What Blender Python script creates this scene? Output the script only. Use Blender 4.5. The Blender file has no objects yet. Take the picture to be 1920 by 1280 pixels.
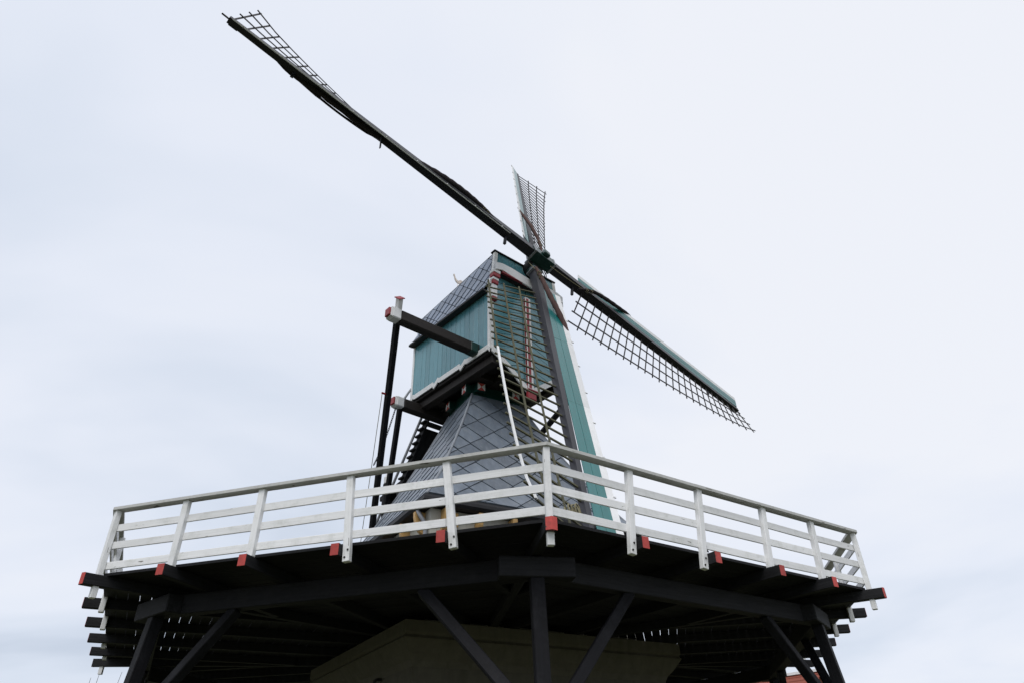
import bpy, math, random
from mathutils import Vector, Matrix
random.seed(7)
C = bpy.context.scene.collection
V = Vector
rad = math.radians
GZ = -4.93                      # ground level; z = 0 is the gallery deck

# ------------------------------------------------------------------ camera
cam_d = bpy.data.cameras.new('camera'); cam = bpy.data.objects.new('camera', cam_d); C.objects.link(cam)
yaw, pitch, roll = 0.15751, 0.58956, -0.02337
cf = V((math.sin(yaw)*math.cos(pitch), math.cos(yaw)*math.cos(pitch), math.sin(pitch)))
cr0 = V((math.cos(yaw), -math.sin(yaw), 0)); cu0 = cr0.cross(cf)
cr_ = cr0*math.cos(roll) + cu0*math.sin(roll); cu_ = cu0*math.cos(roll) - cr0*math.sin(roll)
M = Matrix((cr_, cu_, -cf)).transposed().to_4x4(); M.translation = V((-1.92975, -19.50634, -3.32907))
cam.matrix_world = M
cam_d.sensor_width = 36; cam_d.lens = 24.0; cam_d.clip_end = 3000
bpy.context.scene.camera = cam

# ------------------------------------------------------------------ world, sun, exposure
sc = bpy.context.scene
SUN_EL, SUN_AZ = rad(52), rad(200)       # azimuth from +Y clockwise
w = bpy.data.worlds.new('World'); sc.world = w; w.use_nodes = True
nt = w.node_tree; nt.nodes.clear()
def N(t, **k):
    n = nt.nodes.new(t)
    for a, b in k.items(): setattr(n, a, b)
    return n
out = N('ShaderNodeOutputWorld'); mix = N('ShaderNodeMixShader')
bsky = N('ShaderNodeBackground'); bcl = N('ShaderNodeBackground')
sky = N('ShaderNodeTexSky', sky_type='NISHITA', sun_disc=False)
sky.sun_elevation = SUN_EL; sky.sun_rotation = SUN_AZ
bsky.inputs[1].default_value = 0.1
nt.links.new(sky.outputs[0], bsky.inputs[0])
tc = N('ShaderNodeTexCoord'); sep = N('ShaderNodeSeparateXYZ'); nt.links.new(tc.outputs['Generated'], sep.inputs[0])
# project the cloud deck onto a plane high above so that clouds flatten to the horizon
zc = N('ShaderNodeMath', operation='MAXIMUM'); zc.inputs[1].default_value = 0.0; nt.links.new(sep.outputs[2], zc.inputs[0])
za = N('ShaderNodeMath', operation='ADD'); za.inputs[1].default_value = 0.22; nt.links.new(zc.outputs[0], za.inputs[0])
vd = N('ShaderNodeVectorMath', operation='DIVIDE'); nt.links.new(tc.outputs['Generated'], vd.inputs[0]); nt.links.new(za.outputs[0], vd.inputs[1])
n1 = N('ShaderNodeTexNoise'); n1.inputs['Scale'].default_value = 0.7; n1.inputs['Detail'].default_value = 5; n1.inputs['Roughness'].default_value = .5; n1.inputs['Distortion'].default_value = .3
vo = N('ShaderNodeVectorMath', operation='ADD'); vo.inputs[1].default_value = (1.25, 9.4, 2); nt.links.new(vd.outputs[0], vo.inputs[0]); nt.links.new(vo.outputs[0], n1.inputs['Vector'])
# overcast luminance: darker towards the horizon
lum = N('ShaderNodeMapRange'); lum.inputs[1].default_value = 0.06; lum.inputs[2].default_value = 0.42; lum.inputs[3].default_value = 0.0; lum.inputs[4].default_value = .44
lum.clamp = True
nt.links.new(sep.outputs[2], lum.inputs[0])
ad = N('ShaderNodeMath', operation='ADD'); am = N('ShaderNodeMath', operation='MULTIPLY_ADD'); am.inputs[1].default_value = 2.2; am.inputs[2].default_value = -.585; nt.links.new(n1.outputs[0], am.inputs[0]); nt.links.new(am.outputs[0], ad.inputs[0]); nt.links.new(lum.outputs[0], ad.inputs[1])
ramp = N('ShaderNodeValToRGB'); nt.links.new(ad.outputs[0], ramp.inputs[0])
ramp.color_ramp.interpolation = 'LINEAR'
e = ramp.color_ramp.elements
e[0].position = .13; e[0].color = (.45, .515, .62, 1)
e[1].position = 1.0; e[1].color = (.895, .920, .985, 1)
for p_, c_ in ((.38, (.575, .645, .765, 1)), (.58, (.715, .78, .895, 1)), (.78, (.82, .865, .965, 1))): e.new(p_).color = c_
nt.links.new(ramp.outputs[0], bcl.inputs[0]); bcl.inputs[1].default_value = 1.0
mix.inputs[0].default_value = .95
nt.links.new(bsky.outputs[0], mix.inputs[1]); nt.links.new(bcl.outputs[0], mix.inputs[2]); nt.links.new(mix.outputs[0], out.inputs[0])

sd = bpy.data.lights.new('sun', 'SUN'); so = bpy.data.objects.new('sun', sd); C.objects.link(so)
sd.energy = 1.45; sd.angle = rad(35); sd.color = (1, .97, .93)
sdir = V((math.sin(SUN_AZ)*math.cos(SUN_EL), math.cos(SUN_AZ)*math.cos(SUN_EL), math.sin(SUN_EL)))
so.rotation_euler = (-sdir).to_track_quat('-Z', 'Y').to_euler(); so.location = sdir*80
sc.view_settings.view_transform = 'Standard'; sc.view_settings.look = 'None'
sc.view_settings.exposure = 0; sc.view_settings.gamma = 1; sc.view_settings.use_curve_mapping = False

# ------------------------------------------------------------------ materials
def mat(name, col, rough=.6, spec=.5, var=.12, grain=None, bump=.15, dirt=None, dirt_amt=.4, dirt_scale=1.3, metallic=0, rvar=.08, streak=False, chip=None, chip_at=.66, chip_scale=(4, 40, 40)):
    """grain: (sx,sy,sz) object-space stretch of the grain noise; dirt: colour of patchy wear."""
    m = bpy.data.materials.new(name); m.use_nodes = True
    t = m.node_tree; b = t.nodes['Principled BSDF']
    L = t.links.new
    def n(k, **kw):
        x = t.nodes.new(k)
        for a, c in kw.items(): setattr(x, a, c)
        return x
    tcn = n('ShaderNodeTexCoord'); oi = n('ShaderNodeObjectInfo')
    off = n('ShaderNodeVectorMath', operation='SCALE'); off.inputs[0].default_value = (37, 19, 53); L(oi.outputs['Random'], off.inputs['Scale'])
    add = n('ShaderNodeVectorMath', operation='ADD'); L(tcn.outputs['Object'], add.inputs[0]); L(off.outputs[0], add.inputs[1])
    mp = n('ShaderNodeMapping'); L(add.outputs[0], mp.inputs[0]); mp.inputs['Scale'].default_value = grain or (3, 3, 3)
    g = n('ShaderNodeTexNoise'); g.inputs['Scale'].default_value = 1; g.inputs['Detail'].default_value = 6; g.inputs['Roughness'].default_value = .6; L(mp.outputs[0], g.inputs['Vector'])
    # value variation: grain + per object random
    mr = n('ShaderNodeMapRange'); mr.inputs[1].default_value = .3; mr.inputs[2].default_value = .7; mr.inputs[3].default_value = 1-var; mr.inputs[4].default_value = 1+var; L(g.outputs[0], mr.inputs[0])
    mr2 = n('ShaderNodeMapRange'); mr2.inputs[3].default_value = 1-rvar; mr2.inputs[4].default_value = 1+rvar; L(oi.outputs['Random'], mr2.inputs[0])
    mu = n('ShaderNodeMath', operation='MULTIPLY'); L(mr.outputs[0], mu.inputs[0]); L(mr2.outputs[0], mu.inputs[1])
    cc = n('ShaderNodeVectorMath', operation='SCALE'); cc.inputs[0].default_value = col; L(mu.outputs[0], cc.inputs['Scale'])
    last = cc.outputs[0]
    if dirt:
        d = n('ShaderNodeTexNoise'); d.inputs['Scale'].default_value = dirt_scale; d.inputs['Detail'].default_value = 8; d.inputs['Roughness'].default_value = .7
        if streak:
            mp2 = n('ShaderNodeMapping'); mp2.inputs['Scale'].default_value = (5, 5, .5); L(add.outputs[0], mp2.inputs[0]); L(mp2.outputs[0], d.inputs['Vector'])
        else: L(add.outputs[0], d.inputs['Vector'])
        r = n('ShaderNodeMapRange'); r.inputs[1].default_value = .5; r.inputs[2].default_value = .72; r.inputs[3].default_value = 0; r.inputs[4].default_value = dirt_amt; L(d.outputs[0], r.inputs[0])
        mx = n('ShaderNodeMix', data_type='RGBA'); L(r.outputs[0], mx.inputs[0]); L(last, mx.inputs[6]); mx.inputs[7].default_value = (*dirt, 1); last = mx.outputs[2]
    if chip:
        mpc = n('ShaderNodeMapping'); mpc.inputs['Scale'].default_value = chip_scale; L(add.outputs[0], mpc.inputs[0])
        cn = n('ShaderNodeTexNoise'); cn.inputs['Scale'].default_value = 1; cn.inputs['Detail'].default_value = 3; L(mpc.outputs[0], cn.inputs['Vector'])
        cr2 = n('ShaderNodeMapRange'); cr2.inputs[1].default_value = chip_at; cr2.inputs[2].default_value = chip_at+.025; L(cn.outputs[0], cr2.inputs[0])
        mc = n('ShaderNodeMix', data_type='RGBA'); L(cr2.outputs[0], mc.inputs[0]); L(last, mc.inputs[6]); mc.inputs[7].default_value = (*chip, 1); last = mc.outputs[2]
    L(last, b.inputs['Base Color'])
    rr = n('ShaderNodeMapRange'); rr.inputs[3].default_value = max(.05, rough-.08); rr.inputs[4].default_value = min(1, rough+.1); L(g.outputs[0], rr.inputs[0]); L(rr.outputs[0], b.inputs['Roughness'])
    b.inputs['Specular IOR Level'].default_value = spec; b.inputs['Metallic'].default_value = metallic
    if bump:
        bp = n('ShaderNodeBump'); bp.inputs['Strength'].default_value = bump; bp.inputs['Distance'].default_value = .01; L(g.outputs[0], bp.inputs['Height']); L(bp.outputs[0], b.inputs['Normal'])
    return m
GR = (1.5, 30, 30)              # wood grain along local x
TAR = mat('tarred_wood', (.0155, .0155, .0175), .66, .2, .45, GR, .5, dirt=(.03, .03, .03), dirt_amt=.4, dirt_scale=2.5, rvar=.4)
TARB = mat('tarred_timber_grey', (.0065, .0065, .0085), .66, .2, .45, GR, .5, dirt=(.03, .03, .035), dirt_amt=.45, dirt_scale=3)
STOCK = mat('stock_paint', (.018, .0175, .024), .45, .45, .2, GR, .2)
WHITE = mat('white_paint', (.82, .82, .82), .5, .4, .07, GR, .35, dirt=(.46, .47, .42), dirt_amt=.5, dirt_scale=3.2, rvar=.09, chip=(.16, .15, .13), chip_at=.71)
WHITEC = mat('white_trim', (.76, .76, .76), .45, .4, .05, (3, 3, 3), .1, dirt=(.5, .5, .47), dirt_amt=.35, dirt_scale=2)
RAILTOP = mat('weathered_handrail_paint', (.56, .56, .54), .6, .35, .1, GR, .35, dirt=(.30, .30, .27), dirt_amt=.6, dirt_scale=2.5, rvar=.1, chip=(.14, .13, .11), chip_at=.68, chip_scale=(3, 3, 40))
RED = mat('red_paint', (.50, .070, .060), .6, .35, .16, (12, 12, 12), .3, dirt=(.26, .055, .05), dirt_amt=.6, dirt_scale=9, rvar=.22, chip=(.10, .06, .05), chip_at=.70, chip_scale=(20, 20, 20))
REDD = mat('dark_red_paint', (.30, .022, .03), .4, .4, .1, (8, 8, 8), .1)
GREEN = mat('green_paint', (.014, .150, .148), .22, .75, .12, (1.2, 14, 14), .06, dirt=(.04, .16, .17), dirt_amt=.4, dirt_scale=2)
WALLG = mat('sky_tinted_green_wall_paint', (.080, .240, .285), .24, .75, .12, (1.2, 14, 14), .06, dirt=(.13, .28, .31), dirt_amt=.45, dirt_scale=2.2, rvar=.12)  # green paint, lightened and blued to imitate the sky's reflection
DGREEN = mat('dark_green_paint', (.004, .035, .027), .3, .45, .15, (6, 6, 6), .08)
SLATE = mat('slate', (.160, .188, .228), .34, .55, .18, (5, 5, 1.2), .3, dirt=(.27, .29, .30), dirt_amt=.55, dirt_scale=2.2, rvar=.2, streak=True, chip=(.36, .37, .36), chip_at=.73, chip_scale=(7, 7, 3))
SLATER = mat('sky_tinted_roof_slate', (.165, .205, .28), .32, .6, .15, (5, 5, 1.2), .25, dirt=(.25, .28, .33), dirt_amt=.4, dirt_scale=3, rvar=.2, streak=True)  # slate with the bluish sky reflection mixed into its base colour
SLATEB = mat('slate_backing', (.012, .013, .016), .8, .3, .1)
LEAD = mat('lead', (.24, .26, .29), .42, .5, .15, (4, 4, 4), .15)
IRON = mat('galvanised_iron', (.24, .25, .27), .4, .5, .2, (9, 9, 9), .1)
BARM = mat('sail_bar_wood', (.035, .032, .034), .6, .4, .3, (2, 40, 40), .2)
BARG = mat('sail_bar_mossy', (.085, .082, .050), .75, .3, .35, (2, 40, 40), .3, dirt=(.10, .11, .045), dirt_amt=.7, dirt_scale=3)
CLOTH = mat('sail_cloth', (.085, .05, .045), .85, .2, .3, (14, 14, 3), .5)
CLOTHD = mat('dark_sail_cloth', (.035, .028, .030), .85, .2, .3, (14, 14, 3), .5)
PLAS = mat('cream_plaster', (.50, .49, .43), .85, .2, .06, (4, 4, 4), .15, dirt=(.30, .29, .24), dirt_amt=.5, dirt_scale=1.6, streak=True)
PLASD = mat('shade_darkened_base_plaster', (.150, .138, .112), .9, .15, .12, (4, 4, 4), .2, dirt=(.10, .10, .07), dirt_amt=.6, dirt_scale=1.2, streak=True)  # cream plaster darkened to stand for the shade under the deck, plus dirt streaks
OCHRE = mat('ochre_paint', (.60, .37, .14), .5, .4, .1, (6, 6, 6), .1)
GUT = mat('dark_eave', (.020, .020, .023), .6, .35, .2, (3, 3, 3), .1)
ROPE = mat('rope', (.22, .20, .13), .9, .1, .3, (40, 40, 40), .5)
BROWN = mat('floor_timber', (.022, .018, .016), .65, .3, .3, GR, .25)
PINK = mat('pale_gilt', (.80, .70, .62), .5, .4, .05, (5, 5, 5), 0)
BOLT = mat('bolt_iron', (.03, .028, .027), .6, .4, .1)

# ------------------------------------------------------------------ helpers
WM = {}
def link(o, parent=None, Mw=Matrix()):
    C.objects.link(o); WM[o.name] = Mw.copy()
    if parent is not None:
        o.parent = parent; o.matrix_basis = WM[parent.name].inverted() @ Mw
    else: o.matrix_basis = Mw
    return o
def thing(name, label, cat, loc, group=None):
    o = bpy.data.objects.new(name, None); o.empty_display_size = .2
    o['label'] = label; o['category'] = cat
    if group: o['group'] = group
    return link(o, None, Matrix.Translation(V(loc)))
def meshobj(name, verts, faces, mats, parent=None, fm=None, smooth=False, Mw=None, stuff=False):
    """verts in world coordinates (or local to Mw when given)."""
    if Mw is None:
        c = sum((V(p) for p in verts), V())/len(verts); Mw = Matrix.Translation(c); verts = [V(p)-c for p in verts]
    me = bpy.data.meshes.new(name); me.from_pydata([tuple(p) for p in verts], [], faces)
    if not isinstance(mats, (list, tuple)): mats = [mats]
    for m in mats: me.materials.append(m)
    if fm: me.polygons.foreach_set('material_index', fm)
    if smooth: me.polygons.foreach_set('use_smooth', [True]*len(me.polygons))
    me.update()
    o = bpy.data.objects.new(name, me)
    if stuff: o['kind'] = 'stuff'
    return link(o, parent, Mw)
def cbox(L, w, h, b):
    """chamfered box geometry, x from 0..L, y,z centred"""
    b = min(b, w*.3, h*.3, L*.3)
    vs, idx = [], {}
    for sx in (0, 1):
        for sy in (-1, 1):
            for sz in (-1, 1):
                X = L*sx; Y = sy*w/2; Z = sz*h/2; dx = -b if sx else b; dy = -sy*b; dz = -sz*b
                idx[sx, sy, sz] = len(vs)
                vs += [(X, Y+dy, Z+dz), (X+dx, Y, Z+dz), (X+dx, Y+dy, Z)]
    F = []
    g = lambda sx, sy, sz, k: idx[sx, sy, sz]+k
    S = (-1, 1)
    for sx in (0, 1): F.append([g(sx, a, c, 0) for a, c in ((-1, -1), (1, -1), (1, 1), (-1, 1))])
    for sy in S: F.append([g(a, sy, c, 1) for a, c in ((0, -1), (1, -1), (1, 1), (0, 1))])
    for sz in S: F.append([g(a, c, sz, 2) for a, c in ((0, -1), (1, -1), (1, 1), (0, 1))])
    for sx in (0, 1):
        for sy in S: F.append([g(sx, sy, -1, 0), g(sx, sy, 1, 0), g(sx, sy, 1, 1), g(sx, sy, -1, 1)])
        for sz in S: F.append([g(sx, -1, sz, 0), g(sx, 1, sz, 0), g(sx, 1, sz, 2), g(sx, -1, sz, 2)])
    for sy in S:
        for sz in S: F.append([g(0, sy, sz, 1), g(1, sy, sz, 1), g(1, sy, sz, 2), g(0, sy, sz, 2)])
    for k in idx.values(): F.append([k, k+1, k+2])
    cen = V((L/2, 0, 0)); out = []
    for f in F:
        a, c, d = V(vs[f[0]]), V(vs[f[1]]), V(vs[f[2]])
        nrm = (c-a).cross(d-a); m = sum((V(vs[i]) for i in f), V())/len(f)-cen
        out.append(f if nrm.dot(m) > 0 else f[::-1])
    return vs, out
_cache = {}
def frame(p0, p1, up):
    p0, p1 = V(p0), V(p1); x = (p1-p0).normalized(); y = V(up).cross(x)
    if y.length < 1e-4: y = V((0, 1, 0)).cross(x)
    y.normalize(); z = x.cross(y)
    m = Matrix((x, y, z)).transposed().to_4x4(); m.translation = p0
    return m, (p1-p0).length
def beam(name, p0, p1, w_, h_, m, parent, up=(0, 0, 1), b=.008):
    """box from p0 to p1, width w_ (across), height h_ (towards up)"""
    Mw, L = frame(p0, p1, up)
    key = (round(L, 3), w_, h_, m.name, b)
    if key not in _cache:
        vs, fs = cbox(L, w_, h_, b)
        me = bpy.data.meshes.new(name); me.from_pydata(vs, [], fs); me.materials.append(m); me.update(); _cache[key] = me
    return link(bpy.data.objects.new(name, _cache[key]), parent, Mw)
def tube(name, pts, r, m, parent, n=8, caps=True):
    pts = [V(p) for p in pts]; rs = r if isinstance(r, (list, tuple)) else [r]*len(pts)
    vs, fs = [], []
    prev = None
    for i, p in enumerate(pts):
        t = (pts[min(i+1, len(pts)-1)]-pts[max(i-1, 0)]).normalized()
        if prev is None: a = t.orthogonal().normalized()
        else:
            a = prev-t*prev.dot(t); a.normalize()
        prev = a; c = t.cross(a)
        for k in range(n):
            an = 2*math.pi*k/n; vs.append(p+(a*math.cos(an)+c*math.sin(an))*rs[i])
    for i in range(len(pts)-1):
        for k in range(n):
            k2 = (k+1) % n; fs.append([i*n+k, i*n+k2, (i+1)*n+k2, (i+1)*n+k])
    if caps: fs.append(list(range(n))[::-1]); fs.append([(len(pts)-1)*n+k for k in range(n)])
    return meshobj(name, vs, fs, m, parent, smooth=True)
def prism(name, poly, d, m, parent, mats=None, fm=None):
    """extrude a planar polygon (world points) by vector d"""
    poly = [V(p) for p in poly]; n = len(poly); d = V(d)
    nrm = (poly[1]-poly[0]).cross(poly[2]-poly[0])
    # robust normal (Newell)
    nrm = V()
    for i in range(n):
        a, c = poly[i], poly[(i+1) % n]; nrm += a.cross(c)
    if nrm.dot(d) < 0: poly = poly[::-1]
    vs = poly+[p+d for p in poly]
    fs = [list(range(n))[::-1], list(range(n, 2*n))]+[[i, (i+1) % n, n+(i+1) % n, n+i] for i in range(n)]
    return meshobj(name, vs, fs, mats or m, parent, fm=fm)
def ease(pts, n):
    """Catmull-Rom through pts"""
    pts = [V(p) for p in pts]; P = [pts[0]*2-pts[1]]+pts+[pts[-1]*2-pts[-2]]; o = []
    for i in range(1, len(P)-2):
        for k in range(n):
            t = k/n; a, b_, c, d = P[i-1:i+3]
            o.append(.5*((2*b_)+(c-a)*t+(2*a-5*b_+4*c-d)*t*t+(3*b_-a-3*c+d)*t**3))
    o.append(pts[-1]); return o
def clip(poly, a, b, c):
    """keep a*x+b*y<=c"""
    o = []
    for i in range(len(poly)):
        p, q = poly[i], poly[(i+1) % len(poly)]
        dp, dq = a*p[0]+b*p[1]-c, a*q[0]+b*q[1]-c
        if dp <= 0: o.append(p)
        if (dp < 0) != (dq < 0) and dp != dq:
            t = dp/(dp-dq); o.append((p[0]+(q[0]-p[0])*t, p[1]+(q[1]-p[1])*t))
    return o
def area(p):
    return abs(sum(p[i][0]*p[(i+1) % len(p)][1]-p[(i+1) % len(p)][0]*p[i][1] for i in range(len(p))))/2

# ------------------------------------------------------------------ ground
def ground():
    m = bpy.data.materials.new('grass_ground'); m.use_nodes = True; t = m.node_tree; b = t.nodes['Principled BSDF']
    tcn = t.nodes.new('ShaderNodeTexCoord'); n_ = t.nodes.new('ShaderNodeTexNoise'); n_.inputs['Scale'].default_value = .35; n_.inputs['Detail'].default_value = 9
    t.links.new(tcn.outputs['Object'], n_.inputs['Vector']); r = t.nodes.new('ShaderNodeValToRGB'); t.links.new(n_.outputs[0], r.inputs[0])
    r.color_ramp.elements[0].color = (.045, .060, .022, 1); r.color_ramp.elements[1].color = (.115, .110, .060, 1)
    t.links.new(r.outputs[0], b.inputs['Base Color']); b.inputs['Roughness'].default_value = 1
    S = 1500
    o = meshobj('ground', [(-S, -S, GZ), (S, -S, GZ), (S, S, GZ), (-S, S, GZ)], [[0, 1, 2, 3]], m, Mw=Matrix())
    o['kind'] = 'structure'; o['label'] = 'flat grassy ground around the windmill'
ground()

# ------------------------------------------------------------------ gallery geometry (octagon, measured)
PC = [V((-.011, -10.474)), V((7.004, -7.063)), V((9.87, .92)), V((7.25, 7.75)), V((.1, 10.6)), V((-7.1, 7.9)), V((-9.66, 1.15)), V((-7.075, -7.081))]
# where the joists and the feet and heads of the posts stand along each side (metres from the side's first corner)
JT = {7: [1.467, 2.949, 4.528, 6.224], 0: [1.704, 3.25, 4.80, 6.28]}
JE = {7: [.128, .09, .06, .06], 0: [.08, .115, .154, .155]}
PB = {7: [1.47, 2.955, 4.673, 6.37], 0: [1.559, 3.105, 4.82, 6.30]}
PT_ = {7: [1.475, 2.963, 4.58, 6.218], 0: [1.687, 3.274, 4.95, 6.379]}
MID = {7: (0, 1), 0: (2, 3)}                  # posts that stand on top of their joist
NS = 8
def side_dir(i): return (PC[(i+1) % NS]-PC[i % NS]).normalized()
def side_n(i):
    d = side_dir(i); return V((d.y, -d.x))
def inset(dist):
    o = []
    for i in range(NS):
        n0, n1 = side_n(i-1), side_n(i); k = (n0+n1).normalized(); o.append(PC[i]-k*dist/k.dot(n0))
    return o
TC = V((.2458, -.366)); TT = V((.172, -.358)); PSI = .359
def tw(a, b, z):  # tower frame: a along the front face, b outward from the front face
    c, s = math.cos(PSI), math.sin(PSI)
    return V((TT.x+c*a+s*b, TT.y+s*a-c*b, z))
def in_building(p, s):
    q = V((p.x, p.y))-TT; c, sn = math.cos(PSI), math.sin(PSI)
    return abs(q.x*c+q.y*sn) < s and abs(-q.x*sn+q.y*c) < s

gal = thing('gallery', 'black tarred timber gallery with red beam ends around the windmill', 'gallery', (TC.x, TC.y, GZ))
JZ = -.106; JH = .18; JW = .14
SB = 3.5                                     # half side of the masonry under the deck
def build_gallery():
    # deck planks, one ring of boards after the other
    r = random.Random(3)
    step = .20; nrow = 34
    for j in range(nrow):
        d0 = .14+j*step; d1 = d0+step-.008-r.random()*.006
        A, B = inset(d0), inset(d1)
        for i in range(NS):
            dz = r.uniform(-.004, .004); g = .004
            di = side_dir(i)
            a0, a1 = A[i]+di*g, A[(i+1) % NS]-di*g; b0, b1 = B[i]+di*g, B[(i+1) % NS]-di*g
            if (b1-b0).dot(di) < .15: continue
            if all(in_building(q_, 2.6) for q_ in (a0, a1, (a0+a1)/2)): continue
            z0, z1 = JZ+.002+dz, JZ+.047+dz
            prism('deck_plank', [(a0.x, a0.y, z0), (a1.x, a1.y, z0), (b1.x, b1.y, z0), (b0.x, b0.y, z0)], (0, 0, z1-z0), TAR, gal)
    # joists
    zc = JZ-JH/2
    for i in range(NS):
        di, n = side_dir(i), side_n(i)
        k = (side_n(i-1)+n).normalized()
        # corner joist (radial) with a two-facet painted end
        p = PC[i]; e0 = p+k*(.03 if i == 0 else .15); q = V(p)
        while (V(q)-TC).length > .5 and not in_building(V(q), SB-.35): q = q-k*.05
        o = beam('joist', (e0.x, e0.y, zc), (q.x, q.y, zc), JW+.02, JH, TAR, gal)
        y = V((k.y, -k.x)); hw = (JW+.02)/2+.003
        tip = [e0-y*hw, e0+k*.05, e0+y*hw, e0+y*hw-k*.005, e0-y*hw-k*.005]
        tip = [e0-y*hw, e0+k*(.05 if i == 0 else .03), e0+y*hw]
        prism('painted_end', [(t.x, t.y, zc-JH/2-.002) for t in tip], (0, 0, JH+.004), RED, o)
        L = (PC[(i+1) % NS]-PC[i]).length
        for s in range(1, 5):
            p = PC[i]+di*(JT[i][s-1] if i in JT else L*s/5); e0 = p+n*(JE[i][s-1] if i in JE else .17); q = V(p)
            for st in range(200):
                q2 = q-n*.04
                if in_building(q2, SB-.35): break
                t0 = (q2-PC[i]); t1 = (q2-PC[(i+1) % NS])
                k1 = (side_n(i)+side_n(i+1)).normalized()
                if t0.dot(V((-k.y, k.x))) < .1 or t1.dot(V((k1.y, -k1.x))) < .1: break
                q = q2
            o = beam('joist', (e0.x, e0.y, zc), (q.x, q.y, zc), JW, JH, TAR, gal)
            f = e0+n*.001
            beam('painted_end', (e0.x, e0.y, zc), ((e0+n*.004).x, (e0+n*.004).y, zc), JW-.004, JH-.004, RED, o, b=.002)
    # ring beam, saddle blocks, raked posts and braces
    rb = inset(1.10); zb = JZ-JH-.168
    for i in range(NS):
        a, b_ = rb[i], rb[(i+1) % NS]; di = side_dir(i)
        beam('ring_beam', ((a+di*.06).x, (a+di*.06).y, zb), ((b_-di*.06).x, (b_-di*.06).y, zb), .22, .325, TAR, gal, b=.012)
    bot = zb-.165
    for i in range(NS):
        k = (side_n(i-1)+side_n(i)).normalized(); y = V((-k.y, k.x)); c = rb[i]
        beam('saddle_block', (*(c-y*.58), bot-.005+.16), (*(c+y*.58), bot-.005+.16), .27, .30, TAR, gal, b=.015)
        foot = c+k*.5
        beam('support_post', (*c, bot+.02), (*foot, GZ), .205, .205, TARB, gal, up=(k.x, k.y, .1), b=.012)
        for sgn, di in ((1, side_dir(i)), (-1, -side_dir(i-1))):
            t = c+di*(1.62 if k.dot(V((0, -1))) < .95 else 1.85); fr = .47; bp = c+(foot-c)*fr
            zt = bot+.01; zbm = bot+(GZ-bot)*fr
            beam('brace', (t.x, t.y, zt), (bp.x, bp.y, zbm), .17, .17, TARB, gal, up=(k.x, k.y, 0), b=.012)
    # small cleat on the deck edge
    n, di = side_n(0), side_dir(0); p = PC[0]+di*3.25-n*.16
    tube('rope_cleat', [(*(p-di*.12), JZ+.1), (*(p-di*.05), JZ+.12), (*p, JZ+.09), (*(p+di*.06), JZ+.12), (*(p+di*.12), JZ+.08)], [.01, .025, .05, .025, .01], BOLT, gal)
    tube('rope_cleat', [(*p, JZ+.04), (*p, JZ+.19)], [.03, .015], BOLT, gal)
build_gallery()

# ------------------------------------------------------------------ railing
rail = thing('gallery_railing', 'white painted timber railing with four bars along the gallery edge', 'railing', (TC.x, TC.y, JZ+.05))
def build_rail():
    r = random.Random(5)
    PT = .115
    bolt_vs, bolt_fs = None, None
    for i in range(NS):
        di, n = side_dir(i), side_n(i); L = (PC[(i+1) % NS]-PC[i]).length
        left = (i % NS) in (7, 6, 5)           # posts stand on the mid-mill side of their joists
        posts = []
        for s in range(0, 5):
            p = PC[i]+di*L*s/5; ptop = None
            if s == 0:
                k = (side_n(i-1)+n).normalized(); c = p-k*.085; ax = k; cc = c
                if i == 0: cc = c
            else:
                sg = 1 if i in (7, 6, 5, 4) else -1
                if i == 6 and s <= 2: sg = -1
                if i in PB:
                    c = PC[i]+di*PB[i][s-1]-n*.085; ptop = PC[i]+di*PT_[i][s-1]-n*.085
                else: c = p-n*.16+di*sg*(JW/2+PT/2+.003)
                ax = n
            lean = ax*.0
            zt = 1.05-.052
            zbot = -.37+r.uniform(-.02, .02)
            if s == 0: zbot = -.47
            if i in MID and s-1 in MID[i]: zbot = JZ+.002
            if ptop is None: ptop = c
            w_ = PT if s else .10
            o = beam('rail_post', (c.x, c.y, zbot), (ptop.x, ptop.y, zt), w_, PT*.8, WHITE, rail, up=(ax.x, ax.y, 0), b=.007)
            posts.append(c)
            if s and i in (7, 0, 6, 1) and zbot < -.3:
                for zz, dd in ((-.19, .02), (-.30, -.02)):
                    q = c+ax*(PT*.4)+di*dd
                    tube('bolt', [(q.x, q.y, zz), (*(q+ax*.012), zz)], .016, BOLT, o, n=6)
    # rails and handrail, bay by bay
    for i in range(NS):
        di, n = side_dir(i), side_n(i); A = inset(.13)
        L = (A[(i+1) % NS]-A[i]).length
        st = [0]+([(t-.05) for t in PT_[i]] if i in PT_ else [L*q/5 for q in range(1, 5)])+[L]
        for s in range(5):
            a = A[i]+di*st[s]; b_ = A[i]+di*st[s+1]
            for zc in (.71, .395, .06):
                dz = r.uniform(-.008, .008); dz2 = r.uniform(-.008, .008)
                beam('rail_board', (*(a+di*.002), zc+dz), (*(b_-di*.002), zc+dz2), .032, .125, WHITE, rail, b=.005)
        # handrail, mitred at the corners, in two lengths
        H0, H1 = inset(-.01), inset(.165)
        for u0, u1 in ((0, .4), (.4, 1)):
            g = .0015
            a0, a1 = H0[i].lerp(H0[(i+1) % NS], u0)+di*g, H0[i].lerp(H0[(i+1) % NS], u1)-di*g
            b0, b1 = H1[i].lerp(H1[(i+1) % NS], u0)+di*g, H1[i].lerp(H1[(i+1) % NS], u1)-di*g
            z0 = 1.05-.05; dz = r.uniform(-.002, .002)
            prism('handrail', [(*a0, z0+dz), (*a1, z0+dz), (*b1, z0+dz), (*b0, z0+dz)], (0, 0, .05), RAILTOP, rail)
build_rail()

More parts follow.
